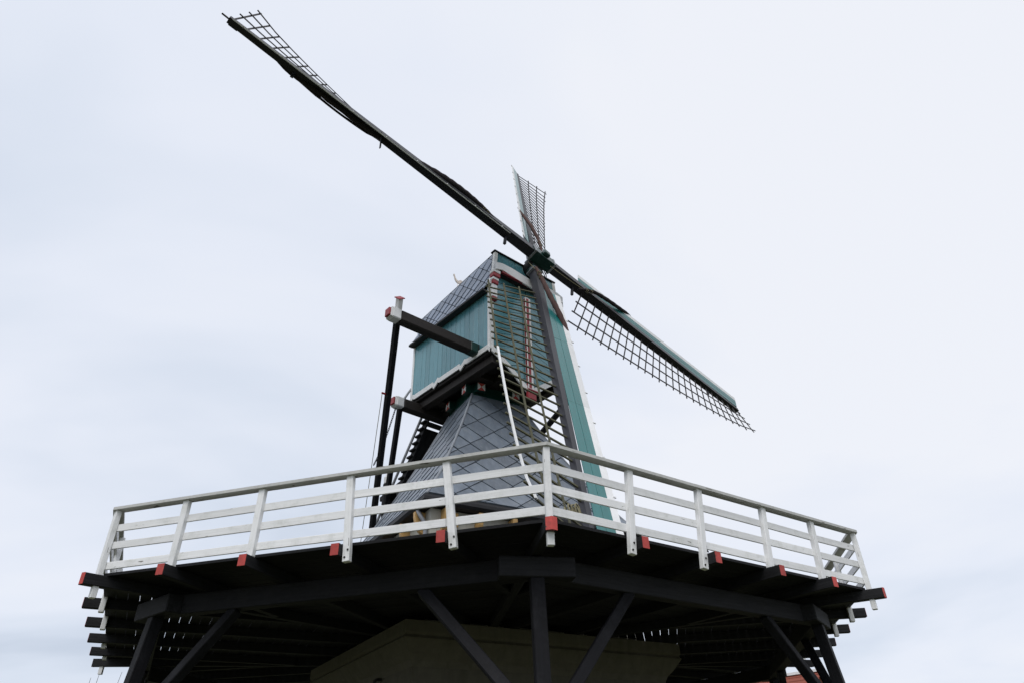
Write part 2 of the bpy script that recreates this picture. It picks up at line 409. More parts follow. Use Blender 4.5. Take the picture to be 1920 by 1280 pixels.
# ------------------------------------------------------------------ tower
tower = thing('mill_tower', 'grey slate pyramid tower on a cream plastered base through the gallery', 'tower', (TC.x, TC.y, GZ))
HIP = [(6.90, .83), (6.3, 1.08), (5.6, 1.38), (4.85, 1.74), (4.18, 2.077), (3.5, 2.44), (3.1, 2.68), (2.8, 2.87), (2.62, 3.00)]
# arc length table of the face profile
_prof = [(0.0, *HIP[0])]
for (z0, s0), (z1, s1) in zip(HIP, HIP[1:]): _prof.append((_prof[-1][0]+math.hypot(z1-z0, s1-s0), z1, s1))
PL = _prof[-1][0]
def prof(wl):
    wl = max(0, min(PL, wl))
    for (w0, z0, s0), (w1, z1, s1) in zip(_prof, _prof[1:]):
        if wl <= w1+1e-9:
            t = (wl-w0)/(w1-w0); return z0+(z1-z0)*t, s0+(s1-s0)*t, (s1-s0)/(w1-w0), (z1-z0)/(w1-w0)
def tface(k, u, b, z):
    a, b_ = [(u, b), (b, -u), (-u, -b), (-b, u)][k]
    return tw(a, b_, z)
def lozenges(wmax, halfw, du, dw, w0=0., umax=10):
    """diamond cells clipped to |u|<halfw(w), 0<w<wmax; yields (cu, cw, polygon)"""
    j = 0; nr = int((wmax-w0)/(dw/2))+3
    for j in range(-1, nr):
        cw = w0+j*dw/2
        off = (j % 2)*du/2
        nn = int(umax/du)+2
        for i in range(-nn, nn+1):
            cu = i*du+off
            poly = [(cu, cw-dw/2), (cu+du/2, cw), (cu, cw+dw/2), (cu-du/2, cw)]
            poly = clip(poly, 0, -1, 0); poly = clip(poly, 0, 1, wmax) if poly else poly
            if len(poly) < 3: continue
            h, sl = halfw(max(0, min(wmax, cw)))
            poly = clip(poly, 1, -sl, h-sl*cw)
            if len(poly) >= 3: poly = clip(poly, -1, -sl, h-sl*cw)
            if len(poly) < 3 or area(poly) < .006: continue
            yield cu, cw, poly
def shrink(poly, d):
    cx = sum(p[0] for p in poly)/len(poly); cy = sum(p[1] for p in poly)/len(poly); o = []
    for p in poly:
        l = math.hypot(p[0]-cx, p[1]-cy); k = max(0, 1-d/max(l, 1e-4)); o.append((cx+(p[0]-cx)*k, cy+(p[1]-cy)*k))
    return o
def slate_geom(poly, mapf, r, th=.014):
    """mapf(u,w,off) -> world point; lower edge proud of the course below"""
    poly = shrink(poly, .011); ws = [p[1] for p in poly]; w0, w1 = min(ws), max(ws)
    tilt = r.uniform(-.003, .003)
    n = len(poly); vs = []
    for p in poly: vs.append(mapf(p[0], p[1], .002))
    for p in poly: vs.append(mapf(p[0], p[1], th+.034*(p[1]-w0)/max(.05, w1-w0)+tilt*(p[0]-poly[0][0])*4))
    fs = [list(range(n)), list(range(n, 2*n))]+[[i, (i+1) % n, n+(i+1) % n, n+i] for i in range(n)]
    c = sum(vs, V())/len(vs); out = []
    for f in fs:
        a, b, d = vs[f[0]], vs[f[1]], vs[f[2]]; m = sum((vs[i] for i in f), V())/len(f)
        out.append(f if (b-a).cross(d-a).dot(m-c) > 0 else f[::-1])
    return vs, out
def build_tower():
    r = random.Random(11)
    # masonry: lower block, cornice, upper wall
    S1, S2 = 3.22, 2.82
    def ring(s, z): return [tface(k, -s, s, z) for k in range(4)]
    def loft(name, prof_, m, cap=True):
        vs = []; fs = []
        for s, z in prof_: vs += ring(s, z)
        for j in range(len(prof_)-1):
            for k in range(4): fs.append([j*4+k, j*4+(k+1) % 4, j*4+4+(k+1) % 4, j*4+4+k])
        return meshobj(name, vs, fs, m, tower)
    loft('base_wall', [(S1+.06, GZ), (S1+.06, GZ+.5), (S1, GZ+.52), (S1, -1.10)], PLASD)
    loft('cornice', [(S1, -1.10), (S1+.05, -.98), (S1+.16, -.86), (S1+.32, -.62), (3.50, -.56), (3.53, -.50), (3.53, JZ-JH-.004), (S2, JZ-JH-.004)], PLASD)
    loft('upper_wall', [(S2, JZ-JH-.004), (S2, 2.36)], PLAS)
    # a door in the lower wall, lantern bracket
    # iron hook on the lower wall
    tube('wall_hook', ease([tface(3, 1.45, S1-.02, -1.12), tface(3, 1.50, S1+.16, -1.16), tface(3, 1.44, S1+.20, -1.45), tface(3, 1.38, S1+.16, -1.72), tface(3, 1.52, S1+.14, -1.60)], 4), .03, BOLT, tower)
    # slated faces
    for k in range(4):
        # dark backing
        vs = []; fs = []
        for j, (z, s) in enumerate(HIP): vs += [tface(k, -s, s-.004, z), tface(k, s, s-.004, z)]
        for j in range(len(HIP)-1): fs.append([2*j, 2*j+2, 2*j+3, 2*j+1])
        meshobj('roof_boarding', vs, fs, SLATEB, tower)
        def mapf(u, wl, off, k=k):
            z, s, ds, dz = prof(wl); return tface(k, u, s+off*(-dz), z+off*ds)
        def hw(wl):
            z, s, ds, dz = prof(wl); return s-.02, ds
        VS, FS = [], []
        for cu, cw, poly in lozenges(PL, hw, .90, .76, w0=.1, umax=4):
            vs, fs = slate_geom(poly, mapf, r)
            if k in (0, 3): meshobj('slate', vs, fs, SLATE, tower)
            else: FS += [[i+len(VS) for i in f] for f in fs]; VS += vs
        if VS: meshobj('slate_cladding', VS, FS, SLATE, tower, stuff=True)
        # hip roll (lead)
        tube('hip_roll', [tface(k, -s-.01, s+.01, z+.01) for z, s in HIP], .036, LEAD, tower)
        # dark rounded eave / gutter, soffit
        s0, z0 = 3.00, 2.62
        pr = [(s0-.05, z0+.03), (s0+.05, z0-.02), (s0+.12, z0-.10), (s0+.13, z0-.18), (s0+.08, z0-.24), (s0-.02, z0-.26), (S2-.02, z0-.24), (S2-.02, z0-.02)]
        vs, fs = [], []
        for sg in (-1, 1):
            for s, z in pr: vs.append(tface(k, sg*s, s, z))
        n = len(pr)
        for i in range(n): fs.append([i, (i+1) % n, n+(i+1) % n, n+i])
        meshobj('eave', vs, fs, GUT, tower)
    # ochre brackets under the eaves
    def bracket(k, u, deep=.27, tall=.52):
        pts = []
        ztop = 2.335
        prof_ = [(0, 0), (deep, 0)]+[(deep*math.cos(t)*1.0, -tall*math.sin(t)) for t in (.25, .55, .85, 1.1, 1.35)]+[(.05, -tall), (0, -tall)]
        w_ = .12
        poly = [tface(k, u-w_/2, S2-.005+a, ztop+b) for a, b in prof_]
        d = tface(k, u+w_/2, 0, 0)-tface(k, u-w_/2, 0, 0)
        prism('eave_bracket', poly, d, OCHRE, tower)
    for k in range(4):
        for u in ((-2.50, -1.62, -.70, .35, 1.40, 2.4) if k != 3 else (2.45, 1.5, .15, -1.2, -2.4)): bracket(k, u)
    # short stubs with a bolt hole near the corner
    p0 = tface(0, -2.2, S2, 1.98)
    beam('wall_anchor', tface(0, -2.2, S2-.02, 2.14), tface(0, -2.2, S2+.08, 2.14), .14, .34, OCHRE, tower, b=.02)
    # downpipe at the corner
    tube('downpipe', ease([tface(3, 2.5, S2+.20, 2.36), tface(3, 2.62, S2+.18, 2.22), tface(3, 2.70, S2+.08, 1.98), tface(3, 2.72, S2+.07, 1.6), tface(3, 2.72, S2+.07, JZ+.06)], 4), .05, IRON, tower, n=10)
    # collar: green beams with painted ends carrying the cap
    loft('collar', [(.82, 6.80), (.82, 7.00), (.78, 7.02), (.80, 7.30)], DGREEN)
    for u in (-.62, .58):
        for k in (0, 1):
            a = tface(k, u, -1.02, 7.12+.01*k); b = tface(k, u, 1.02, 7.12+.01*k)
            o = beam('collar_beam', a, b, .27, .30-.02*k, DGREEN, tower, b=.01)
            for kk in (k, (k+2) % 4):
                uu = u if kk == k else -u
                h = .125; d = 1.024
                c = tface(kk, uu, d, 7.12+.01*k)
                q = [tface(kk, uu-h, d, 7.12-h), tface(kk, uu+h, d, 7.12-h), tface(kk, uu+h, d, 7.12+h), tface(kk, uu-h, d, 7.12+h)]
                q = q+[c]
                nrm = (q[1]-q[0]).cross(q[2]-q[0]); outw = tface(kk, 0, 1, 0)-tface(kk, 0, 0, 0)
                fs = [[0, 1, 4], [1, 2, 4], [2, 3, 4], [3, 0, 4]]
                if nrm.dot(outw) < 0: fs = [f[::-1] for f in fs]
                meshobj('painted_end', q, fs, [RED, WHITEC], o, fm=[0, 1, 0, 1])
build_tower()

# ------------------------------------------------------------------ cap
PHI = -1.0063
h2 = V((math.cos(PHI), math.sin(PHI))); r2 = V((-h2.y, h2.x))
def K(u, f, z): return V((TC.x+r2.x*u+h2.x*f, TC.y+r2.y*u+h2.y*f, z))
HV = V((h2.x, h2.y, 0)); RV = V((r2.x, r2.y, 0)); UZ = V((0, 0, 1))
cap = thing('mill_house', 'green boarded upper mill house with slate roof and white trim on the tower', 'mill house', K(0, 0, 7.3))
CW = 1.524; CF = 1.998; CB = -2.114; CZ0 = 7.68; CZ1 = 9.93
RP = [(9.80, 1.70), (10.02, 1.56), (10.35, 1.45), (10.75, 1.37), (11.42, 1.30)]       # bell-cast roof side (z, half width)
def build_cap():
    r = random.Random(21)
    # core
    def box(name, u0, u1, f0, f1, z0, z1, m, parent=cap, b=.01):
        return beam(name, K((u0+u1)/2, f0, (z0+z1)/2), K((u0+u1)/2, f1, (z0+z1)/2), abs(u1-u0), abs(z1-z0), m, parent, b=b)
    box('inner_frame', -1.46, 1.46, CB+.05, CF-.05, 7.62, 9.9, SLATEB)
    box('inner_frame', -1.2, 1.2, CB+.05, CF-.05, 9.9, 11.0, SLATEB)
    # side boards
    nb = 17; wd = (CF-CB-.1)/nb
    for sg in (-1, 1):
        for i in range(nb):
            f = CB+.05+wd*(i+.5); p = r.uniform(0, .008)
            beam('wall_board', K(sg*(1.50+p), f, CZ0+.02), K(sg*(1.50+p), f, CZ1), wd-.010, .03, WALLG, cap, up=RV, b=.005)
    # rear boards
    for i in range(12):
        u = -1.46+2.92/12*(i+.5)
        box('wall_board', u-.118, u+.118, CB+.02, CB+.05, CZ0, 9.93, GREEN, b=.005)
    # corner posts (white)
    for sg in (-1, 1):
        box('corner_board', sg*1.36, sg*1.545, CF-.06, CF+.035, CZ0-.02, 9.95, WHITEC)
        box('corner_board', sg*1.40, sg*1.545, CB-.03, CB+.06, CZ0-.02, CZ1, WHITEC)
    # scalloped white bottom board on the sides, three steps
    for sg in (-1, 1):
        L = CF-CB+.1; f0 = CF+.06; n = 3; sl = L/n
        pts_t, pts_b = [], []
        for i in range(n):
            fa = f0-i*sl; fb = fa-sl
            zt = CZ0+.09
            pts_t += [(fa, zt-.10), (fa-.05, zt), (fb+.30, zt), (fb+.22, zt+.05), (fb+.12, zt-.03), (fb+.001, zt-.10)]
        bot = [(f, z-.17) for f, z in pts_t][::-1]
        poly = [K(sg*1.54, f, z) for f, z in pts_t+bot]
        prism('fascia_board', poly, RV*(sg*.035), WHITEC, cap)
    # floor and floor beams
    box('cap_floor', -1.50, 1.50, CB+.01, CF-.02, CZ0-.16, CZ0-.03, BROWN)
    for u in (-1.25, -.42, .42, 1.25): box('floor_beam', u-.13, u+.13, CB, CF-.03, CZ0-.42, CZ0-.165, BROWN)
    for f in (-1.1, .9): box('floor_beam', -1.3, 1.3, f-.16, f+.16, 7.28, 7.50, BROWN)
    # front: chevron boards either side of the painted post, V-shaped bottom
    zv = 6.70
    def zbot(u): return zv+(CZ0-zv)*abs(u)/1.40
    for sg in (-1, 1):
        for j in range(22):
            c0 = 6.1+.215*j; sl = .30                       # boards fall away from the centre
            poly = [(.02, c0), (1.38, c0-sl*1.38), (1.38, c0-sl*1.38+.197), (.02, c0+.197)]
            # clip to the panel
            k = (CZ0-zv)/1.40
            poly = clip(poly, k, -1, -zv)                      # z >= zv + k u
            if len(poly) > 2: poly = clip(poly, 0, 1, 10.75)
            if len(poly) < 3 or area(poly) < .01: continue
            p = r.uniform(0, .01)
            prism('front_board', [K(sg*a, CF-.02+p, b) for a, b in poly], HV*.03, WALLG, cap)
    meshobj('front_backing', [K(-1.4, CF-.03, CZ0), K(0, CF-.03, zv), K(1.4, CF-.03, CZ0), K(1.4, CF-.03, 10.9), K(-1.4, CF-.03, 10.9)], [[0, 1, 2, 3, 4]], SLATEB, cap)
    o = box('centre_post', -.11, .11, CF+.01, CF+.12, zv+.05, 10.15, WHITEC)
    beam('red_stripe', K(-.03, CF+.1225, zv+.1), K(-.03, CF+.1225, 10.1), .10, .006, REDD, o, up=HV, b=.001)
    beam('red_stripe', K(-.1125, CF+.065, zv+.1), K(-.1125, CF+.065, 10.1), .006, .06, REDD, o, up=HV, b=.001)
    # white V boards along the bottom of the front
    for sg in (-1, 1):
        a = K(sg*1.47, CF+.04, CZ0-.03); b = K(sg*.06, CF+.04, zv)
        d = (b-a).normalized(); nn = V((0, 0, 1))
        prism('bottom_board', [a+UZ*.12, a-UZ*.10, a+(b-a)*.45-UZ*.04, b-UZ*.12, b+UZ*.12, a+(b-a)*.45+UZ*.16], HV*.04, WHITEC, cap)
    bl = box('keel_block', -.16, .16, CF+.04, CF+.17, zv-.30, zv-.02, REDD, b=.02)
    beam('keel_cap', K(0, CF+.05, zv-.005), K(0, CF+.21, zv-.005), .38, .05, REDD, bl, b=.01)
    # arch board over the front with red soffit strip
    arc = [(-1.46, 10.78), (-1.2, 10.86), (-.8, 10.87), (0, 10.80), (.8, 10.87), (1.2, 10.86), (1.46, 10.78)]
    low = [(u, z-.27-.06*(abs(u) < .9)) for u, z in arc][::-1]
    prism('arch_board', [K(u, CF+.24, z) for u, z in arc+low], HV*.05, WHITEC, cap)
    prism('arch_soffit', [K(-1.40, CF+.02, 10.50), K(1.40, CF+.02, 10.50), K(1.40, CF+.235, 10.55), K(-1.40, CF+.235, 10.55)], UZ*.04, GUT, cap)
    prism('arch_soffit_edge', [K(-1.2, CF+.20, 10.50), K(1.2, CF+.20, 10.50), K(1.2, CF+.285, 10.50), K(-1.2, CF+.285, 10.50)], UZ*.045, REDD, cap)
    # capital blocks at both ends of the arch board
    for sg in (-1, 1):
        u0, u1 = sorted((sg*1.24, sg*1.52))
        box('capital_block', u0, u1, CF+.02, CF+.24, 10.42, 10.54, WHITEC)
        box('capital_block', u0, u1-.0, CF+.02, CF+.225, 10.27, 10.415, REDD)
        box('capital_block', u0+.02, u1-.02, CF+.02, CF+.18, 10.17, 10.265, WHITEC)
        box('capital_block', u0+.03, u1-.03, CF+.02, CF+.165, 10.03, 10.165, REDD)
        box('capital_block', u0+.04, u1-.04, CF+.02, CF+.12, 9.55, 10.025, WHITEC)
        box('capital_block', u0+.05, u1-.05, CF+.02, CF+.13, 9.42, 9.545, REDD)
    # upper front boards above the arch
    for i in range(9):
        wd2 = 2.6/9; u = -1.3+wd2*(i+.5); p = r.uniform(0, .01)
        box('gable_board', u-wd2/2+.004, u+wd2/2-.004, CF+.02+p, CF+.05+p, 10.75, 11.45, WALLG, b=.005)
    box('gable_coping', -1.36, 1.36, CF-.12, CF+.10, 11.455, 11.51, TAR)
    # gable trim following the roof side
    for sg in (-1, 1):
        pl = [K(sg*(s+.03), CF-.03, z) for z, s in RP[1:]]+[K(sg*(s-.09), CF-.03, z) for z, s in RP[1:]][::-1]
        prism('gable_trim', pl, HV*.11, WHITEC, cap)
    # roof: backing, slates
    rp = [(0., *RP[0])]
    for (z0, s0), (z1, s1) in zip(RP, RP[1:]): rp.append((rp[-1][0]+math.hypot(z1-z0, s1-s0), z1, s1))
    RL = rp[-1][0]
    F0, F1 = CB-.03, CF-.04; FM = (F0+F1)/2; FH = (F1-F0)/2
    def drop(f, z): return z-.36*(CF-f)/4.1*max(0, (z-9.80)/1.62)     # the roof falls a little towards the rear
    def rmap(sg):
        def m_(u, wl, off):
            wl = RL-max(0, min(RL, wl))           # w runs downwards
            for (w0, z0, s0), (w1, z1, s1) in zip(rp, rp[1:]):
                if wl <= w1+1e-9:
                    t = (wl-w0)/(w1-w0); dz, ds = (z1-z0)/(w1-w0), (s1-s0)/(w1-w0)
                    return K(sg*(s0+(s1-s0)*t+off*dz), FM+u, drop(FM+u, z0+(z1-z0)*t)-off*ds)
        return m_
    for sg in (-1, 1):
        vs, fs = [], []
        for z, s in RP: vs += [K(sg*(s-.008), F0, drop(F0, z)), K(sg*(s-.008), F1, drop(F1, z))]
        for j in range(len(RP)-1): fs.append([2*j, 2*j+1, 2*j+3, 2*j+2])
        meshobj('roof_boarding', vs, fs, SLATEB, cap)
        VS, FS = [], []
        for cu, cw, poly in lozenges(RL, lambda wl: (FH-.005, 0), .52, .56, w0=.04, umax=3):
            vs, fs = slate_geom(poly, rmap(sg), r, .010)
            if sg == -1: meshobj('roof_slate', vs, fs, SLATER, cap)
            else: FS += [[i+len(VS) for i in f] for f in fs]; VS += vs
        if VS: meshobj('roof_slate_cladding', VS, FS, SLATER, cap, stuff=True)
        beam('eave_board', K(sg*1.67, F0-.01, 9.765), K(sg*1.67, F1, 9.765), .16, .075, GUT, cap, b=.01)
        beam('eave_soffit', K(sg*1.58, F0, 9.76), K(sg*1.58, F1, 9.76), .12, .04, GUT, cap, b=.005)
    # upper roof, hipped at both ends
    s = RP[-1][1]; zt = RP[-1][0]+.04
    vs = [K(-s, F0, drop(F0, zt)), K(s, F0, drop(F0, zt)), K(s, F1+.05, zt), K(-s, F1+.05, zt), K(0, -1.3, 11.72), K(0, 1.15, 12.0)]
    meshobj('upper_roof', vs, [[0, 1, 4], [1, 2, 5, 4], [2, 3, 5], [3, 0, 4, 5]], SLATER, cap)
    # rear gable closing
    pl = [K(-s_, CB-.02, drop(CB, z_)) for z_, s_ in RP]+[K(s_, CB-.02, drop(CB, z_)) for z_, s_ in RP[::-1]]
    prism('rear_gable', pl, HV*.03, GREEN, cap)
    # cross beams (spruiten) with painted ends
    def cross(f, z, ul, ur, w_, h_, green=True):
        o = beam('cross_beam', K(-ul+.36, f, z), K(ur-.36, f, z), w_, h_, BROWN, cap, up=UZ, b=.03)
        for sg, ue in ((-1, ul), (1, ur)):
            a = K(sg*(ue-.36), f, z); b = K(sg*(ue-.08), f, z)
            beam('white_end', a, b, w_+.012, h_+.012, WHITEC, o, b=.03)
            # nose: red tapering block
            d = RV*sg
            q = []
            for t, k in ((0, .47), (.05, .41)):
                for yy, zz in ((-1, -1), (1, -1), (1, 1), (-1, 1)): q.append(b+d*t+HV*(yy*w_*k)+UZ*(zz*h_*k))
            fs = [[4, 5, 6, 7], [0, 1, 5, 4], [1, 2, 6, 5], [2, 3, 7, 6], [3, 0, 4, 7], [0, 1, 2, 3]]
            c = sum(q, V())/8; of = []
            for f_ in fs:
                m_ = sum((q[i] for i in f_), V())/4
                of.append(f_ if (q[f_[1]]-q[f_[0]]).cross(q[f_[2]]-q[f_[0]]).dot(m_-c) > 0 else f_[::-1])
            meshobj('white_nose', q, of, WHITEC, o)
            beam('red_end', b+d*.046, b+d*.11, w_*.74, h_*.74, REDD, o, b=.015)
        if green:
            for sg in (-1, 1): beam('green_collar', K(sg*1.535, f, z), K(sg*1.86, f, z), w_+.02, h_+.02, DGREEN, o, b=.04)
        return o
    LZ = 7.86
    cross(1.39, LZ, 4.62, 2.72, .30, .34)
    SZ, SF = 7.25, -1.82
    cross(SF, SZ, 2.38, 2.30, .30, .34, False)
    # long and short braces running down to the tail foot
    foot = K(0, -6.25, 1.25)
    for sg in (-1, 1):
        top = K(-4.30 if sg < 0 else 2.5, 1.39, LZ+(.20 if sg < 0 else -.16)); ft = K(sg*.34, -6.15, 1.45)
        d = (ft-top).normalized()
        o = beam('long_brace', top, ft, .155, .155, TARB, cap, up=HV, b=.012)
        if sg > 0: continue_short = True
        else: continue_short = False
        if not continue_short:
            beam('white_brace_head', top-d*.36, top-d*.002, .15, .15, WHITEC, o, up=HV, b=.01)
            beam('red_brace_cap', top-d*.39, top-d*.36, .22, .22, REDD, o, up=HV, b=.01)
            q = top+d*2.55                                    # red handled peg
            globals().__setitem__('PEG', q+RV*(sg*.20)-UZ*.02)
            beam('brace_peg', q-RV*(sg*.02), q+RV*(sg*.22), .05, .05, REDD, o, b=.01)
        top = K(sg*2.06, SF-.05, SZ-.15); ft = K(sg*.27, -5.75, 1.75)
        beam('short_brace', top, ft, .145, .145, TARB, cap, up=HV, b=.012)
    beam('tail_beam', K(0, CB+.2, 7.25), foot, .30, .34, TARB, cap, up=HV, b=.02)
    beam('tail_foot', foot-RV*.55+UZ*.1, foot+RV*.55+UZ*.1, .25, .25, TARB, cap, b=.02)
    # stair and landing at the back of the cap
    for u0, u1 in ((-.60, -.62), (.30, .28)):
        beam('stair_string', K(u0, -2.45, 7.45), K(u1, -3.75, 5.62), .06, .26, TAR, cap, up=HV, b=.01)
    for i in range(9):
        t = (i+.5)/9; f = -2.45-1.30*t; z = 7.45-1.83*t
        beam('stair_tread', K(-.74, f-.05, z-.02), K(.40, f-.05, z-.02), .25, .07, TAR, cap, b=.01)
    beam('stair_riser_board', K(-.15, -2.60, 7.09), K(-.15, -3.70, 5.54), .86, .03, TAR, cap, up=HV, b=.005)
    beam('stair_platform', K(-.15, -3.55, 5.68), K(-.15, -5.20, 5.42), .90, .16, TAR, cap, b=.01)
    for f, z in ((-4.0, 5.35), (-4.9, 5.2)): beam('platform_bearer', K(-.62, f, z), K(.4, f, z), .16, .34, TAR, cap, b=.015)
    beam('platform_post', K(-.55, -4.92, 5.15), K(-.55, -4.92, 5.92), .16, .16, TAR, cap, up=HV, b=.01)
    q = K(-.55, -4.92, 5.92); vs = []
    for zz, k in ((0, .09), (.22, .10), (.24, .07), (.40, .012)):
        for a in range(8): vs.append(q+UZ*zz+HV*(k*math.cos(a*math.pi/4))+RV*(k*math.sin(a*math.pi/4)))
    fs = [[j*8+a, j*8+(a+1) % 8, j*8+8+(a+1) % 8, j*8+8+a] for j in range(3) for a in range(8)]+[[24+a for a in range(8)]]
    meshobj('post_finial', vs, fs, WHITEC, cap)
    # grey iron rods behind the cap
    tube('iron_rod', [K(-1.30, CB-.02, 8.55), K(-1.62, CB-.05, 7.95), K(-1.95, SF-.1, 7.43)], .04, IRON, cap)
    tube('iron_rod', [K(-.82, -2.40, 7.55), K(-1.02, -3.25, 5.9), K(-1.22, -4.15, 4.2), K(-1.45, -5.0, 2.4)], .045, IRON, cap)
build_cap()

# ------------------------------------------------------------------ sail cross
HUB = V((1.8275, -2.4293, 11.6034)); AX = V((.5696, -.743, .3514)).normalized()
T0 = 1.85
BASIS = [  # origin, along, trailing side, bar length, twist heel, twist tip, sweep, length
    (HUB, V((-.819, -.5494, .1657)), V((-.0699, .3822, .9214)), 1.797, .483, -.119, (.158, .077), 11.25),
    (V((1.7057, -2.2705, 11.5282))-AX*.16, V((.0378, .4508, .8917)), V((.8209, .4946, -.2848)), 1.72, .46, -.12, (-.15, 0), 11.25),
    (HUB, V((.819, .5494, -.1657)), V((.0699, -.3822, -.9214)), 1.669, .442, -.135, (.239, -.045), 11.25),
    (V((1.7057, -2.2705, 11.5282))-AX*.16, V((-.0214, -.4408, -.8973)), V((-.8217, -.5036, .267)), 1.632, .464, -.127, (.015, .077), 12.45)]
sails = thing('sail_cross', 'four latticed windmill sails with teal wind boards on the hub', 'windmill sails', HUB)
def build_sails():
    r = random.Random(31)
    # hub: shaft, green canister with bands
    tube('windshaft', [HUB-AX*.75, HUB-AX*.2], [.30, .30], TAR, sails, n=14)
    E0, E1 = BASIS[0][1], BASIS[1][1]
    o = beam('canister', HUB-E0*.48, HUB+E0*.48, .38, .40, DGREEN, sails, up=AX, b=.015)
    for t in (-.44, .44): beam('iron_band', HUB+E0*(t-.035), HUB+E0*(t+.035), .41, .43, IRON, o, up=AX, b=.006)
    H2 = BASIS[1][0]
    beam('canister', H2-E1*.50, H2+E1*.50, .36, .34, DGREEN, sails, up=AX, b=.015)
    for t in (-.50, .46): beam('iron_band', H2+E1*(t-.03), H2+E1*(t+.03), .40, .40, IRON, o, up=AX, b=.006)
    beam('shaft_nose', HUB+AX*.20, HUB+AX*.34, .26, .26, DGREEN, sails, up=E1, b=.03)
    q = HUB-E0*-.10+E1*.30-AX*.02
    beam('red_wedge', HUB+E1*.20+E0*-.12, HUB+E1*.44+E0*-.14, .11, .11, REDD, sails, up=AX, b=.015)
    for k in range(4):
        O, e, et, lb, Th, Tt, swp, SL = BASIS[k]
        ax = AX
        # stock: tapered, slightly curved back
        vs = []; nseg = 6
        for j in range(nseg+1):
            t = .02+(SL-.02)*j/nseg; f = j/nseg; kk = .82 if k in (1, 3) else 1; wd = kk*(.33*(1-f)+.17*f); dp = kk*(.34*(1-f)+.17*f)
            c = O+e*t
            for a, b in ((-1, -1), (1, -1), (1, 1), (-1, 1)): vs.append(c+et*(a*wd/2)+ax*(b*dp/2))
        fs = [[0, 1, 2, 3]]+[[j*4+a, j*4+(a+1) % 4, j*4+4+(a+1) % 4, j*4+4+a] for j in range(nseg) for a in range(4)]+[[nseg*4+3, nseg*4+2, nseg*4+1, nseg*4]]
        cc = O+e*SL/2; of = []
        for f_ in fs:
            m_ = sum((vs[i] for i in f_), V())/4; ctr = O+e*((m_-O).dot(e))
            nr = (vs[f_[1]]-vs[f_[0]]).cross(vs[f_[2]]-vs[f_[0]]); d_ = (m_-ctr) if (m_-ctr).length > .02 else (m_-cc)
            of.append(f_ if nr.dot(d_) > 0 else f_[::-1])
        Mw, _ = frame(O, O+e, ax); Mi = Mw.inverted()
        arm = meshobj('sail_arm', [Mi@v for v in vs], of, STOCK, sails, Mw=Mw)
        def tw_(t):
            u = max(0, min(1, (t-T0)/(SL-T0))); a = Tt+(Th-Tt)*(1-u)**.645
            return min(a, .262) if k == 0 else a
        def P(t, lat, front=0.):
            a = tw_(t); wdir = et*math.cos(a)-ax*math.sin(a); ndir = ax*math.cos(a)+et*math.sin(a)
            return O+e*(t-lat*(swp[0]+swp[1]*max(0, min(1, (t-T0)/(SL-T0)))))+wdir*lat+ndir*front
        bm = BARG if k == 3 else BARM
        nb = 27
        for i in range(nb):
            t = T0+.18+(SL-T0-.22)*i/(nb-1)
            l1 = lb+.10 if i > 0 else lb*.68
            a = tw_(t); up = ax*math.cos(a)+et*math.sin(a)
            beam('sail_bar', P(t, .02), P(t+r.uniform(-.012, .012), l1*(1+r.uniform(-.015, .015))), (.05 if k == 3 else .042), (.036 if k == 3 else .030), bm, arm, up=up, b=.004)
        # long laths
        for q, la in ((1, .40), (2, .70), (3, 1.0)):
            ts = [T0+.05+(SL+.06-T0-.05)*j/14 for j in range(15)]
            def strip(name, ts, m, wd=.05, th=.022):
                vs = []
                for t in ts:
                    for da, db in ((-wd/2, .018), (wd/2, .018), (wd/2, .018+th), (-wd/2, .018+th)): vs.append(P(t, lb*la+da, db))
                n_ = len(ts); fs = [[0, 1, 2, 3]]+[[j*4+a, j*4+(a+1) % 4, j*4+4+(a+1) % 4, j*4+4+a] for j in range(n_-1) for a in range(4)]+[[n_*4-1, n_*4-2, n_*4-3, n_*4-4]]
                return meshobj(name, vs, fs, m, arm)
            if k == 3 and q == 3:
                strip('long_lath', ts[:7], bm, .05)
                strip('long_lath', [ts[6]+.004+j*(SL+.06-ts[6])/9 for j in range(10)], WHITEC, .055, .03)['label'] = 'white painted outer lath'
            else: strip('long_lath', ts, bm)
        # wind boards on the leading side, tilted forward
        be = rad(15)
        wv = -et*math.cos(be)+ax*math.sin(be); wn = ax*math.cos(be)+et*math.sin(be)
        b0, b1, b2, b3 = .13, .345, .56, .74
        if k == 2: b0, b1, b2, b3 = .12, .28, .44, .60
        SE = SL-.12 if k != 2 else SL-.05
        if k == 1: b0, b1, b2, b3 = .12, .27, .42, .56
        segs = [(1.75, 4.75), (4.754, 7.75), (7.754, SE)]
        for t0, t1 in segs:
            for a, b, m, th, nm in ((b0, b1-.002, GREEN, .022, 'wind_board'), (b1+.002, b2, GREEN, .026, 'wind_board'), (b2+.001, b3, WHITEC, .03, 'wind_board_edge')):
                p = r.uniform(0, .004)
                c0 = O+e*t0+wv*((a+b)/2)+wn*(.06+p); c1 = O+e*t1+wv*((a+b)/2)+wn*(.06+p)
                beam(nm, c0, c1, b-a, th, m, arm, up=wn, b=.003)
        # clips on the outer edge
        for i in range(9 if k != 2 else 0):
            t = 2.1+i*(SL-2.5)/8
            beam('edge_clip', O+e*t+wv*(b3-.03)+wn*.08, O+e*t+wv*(b3+.045)+wn*.08, .04, .025, WHITEC, arm, up=wn, b=.004)
        # cross pegs through the stock near the heel and out
        for t, l in ((1.55, .62), (9.3, .34)):
            if k in (0, 2) :
                beam('stock_peg', O+e*t-ax*.05+(-et if k == 0 else et)*.05, O+e*t-ax*.05+((-et if k == 0 else et)*.75-ax*.25)*l, .085, .085, STOCK, arm, b=.01)
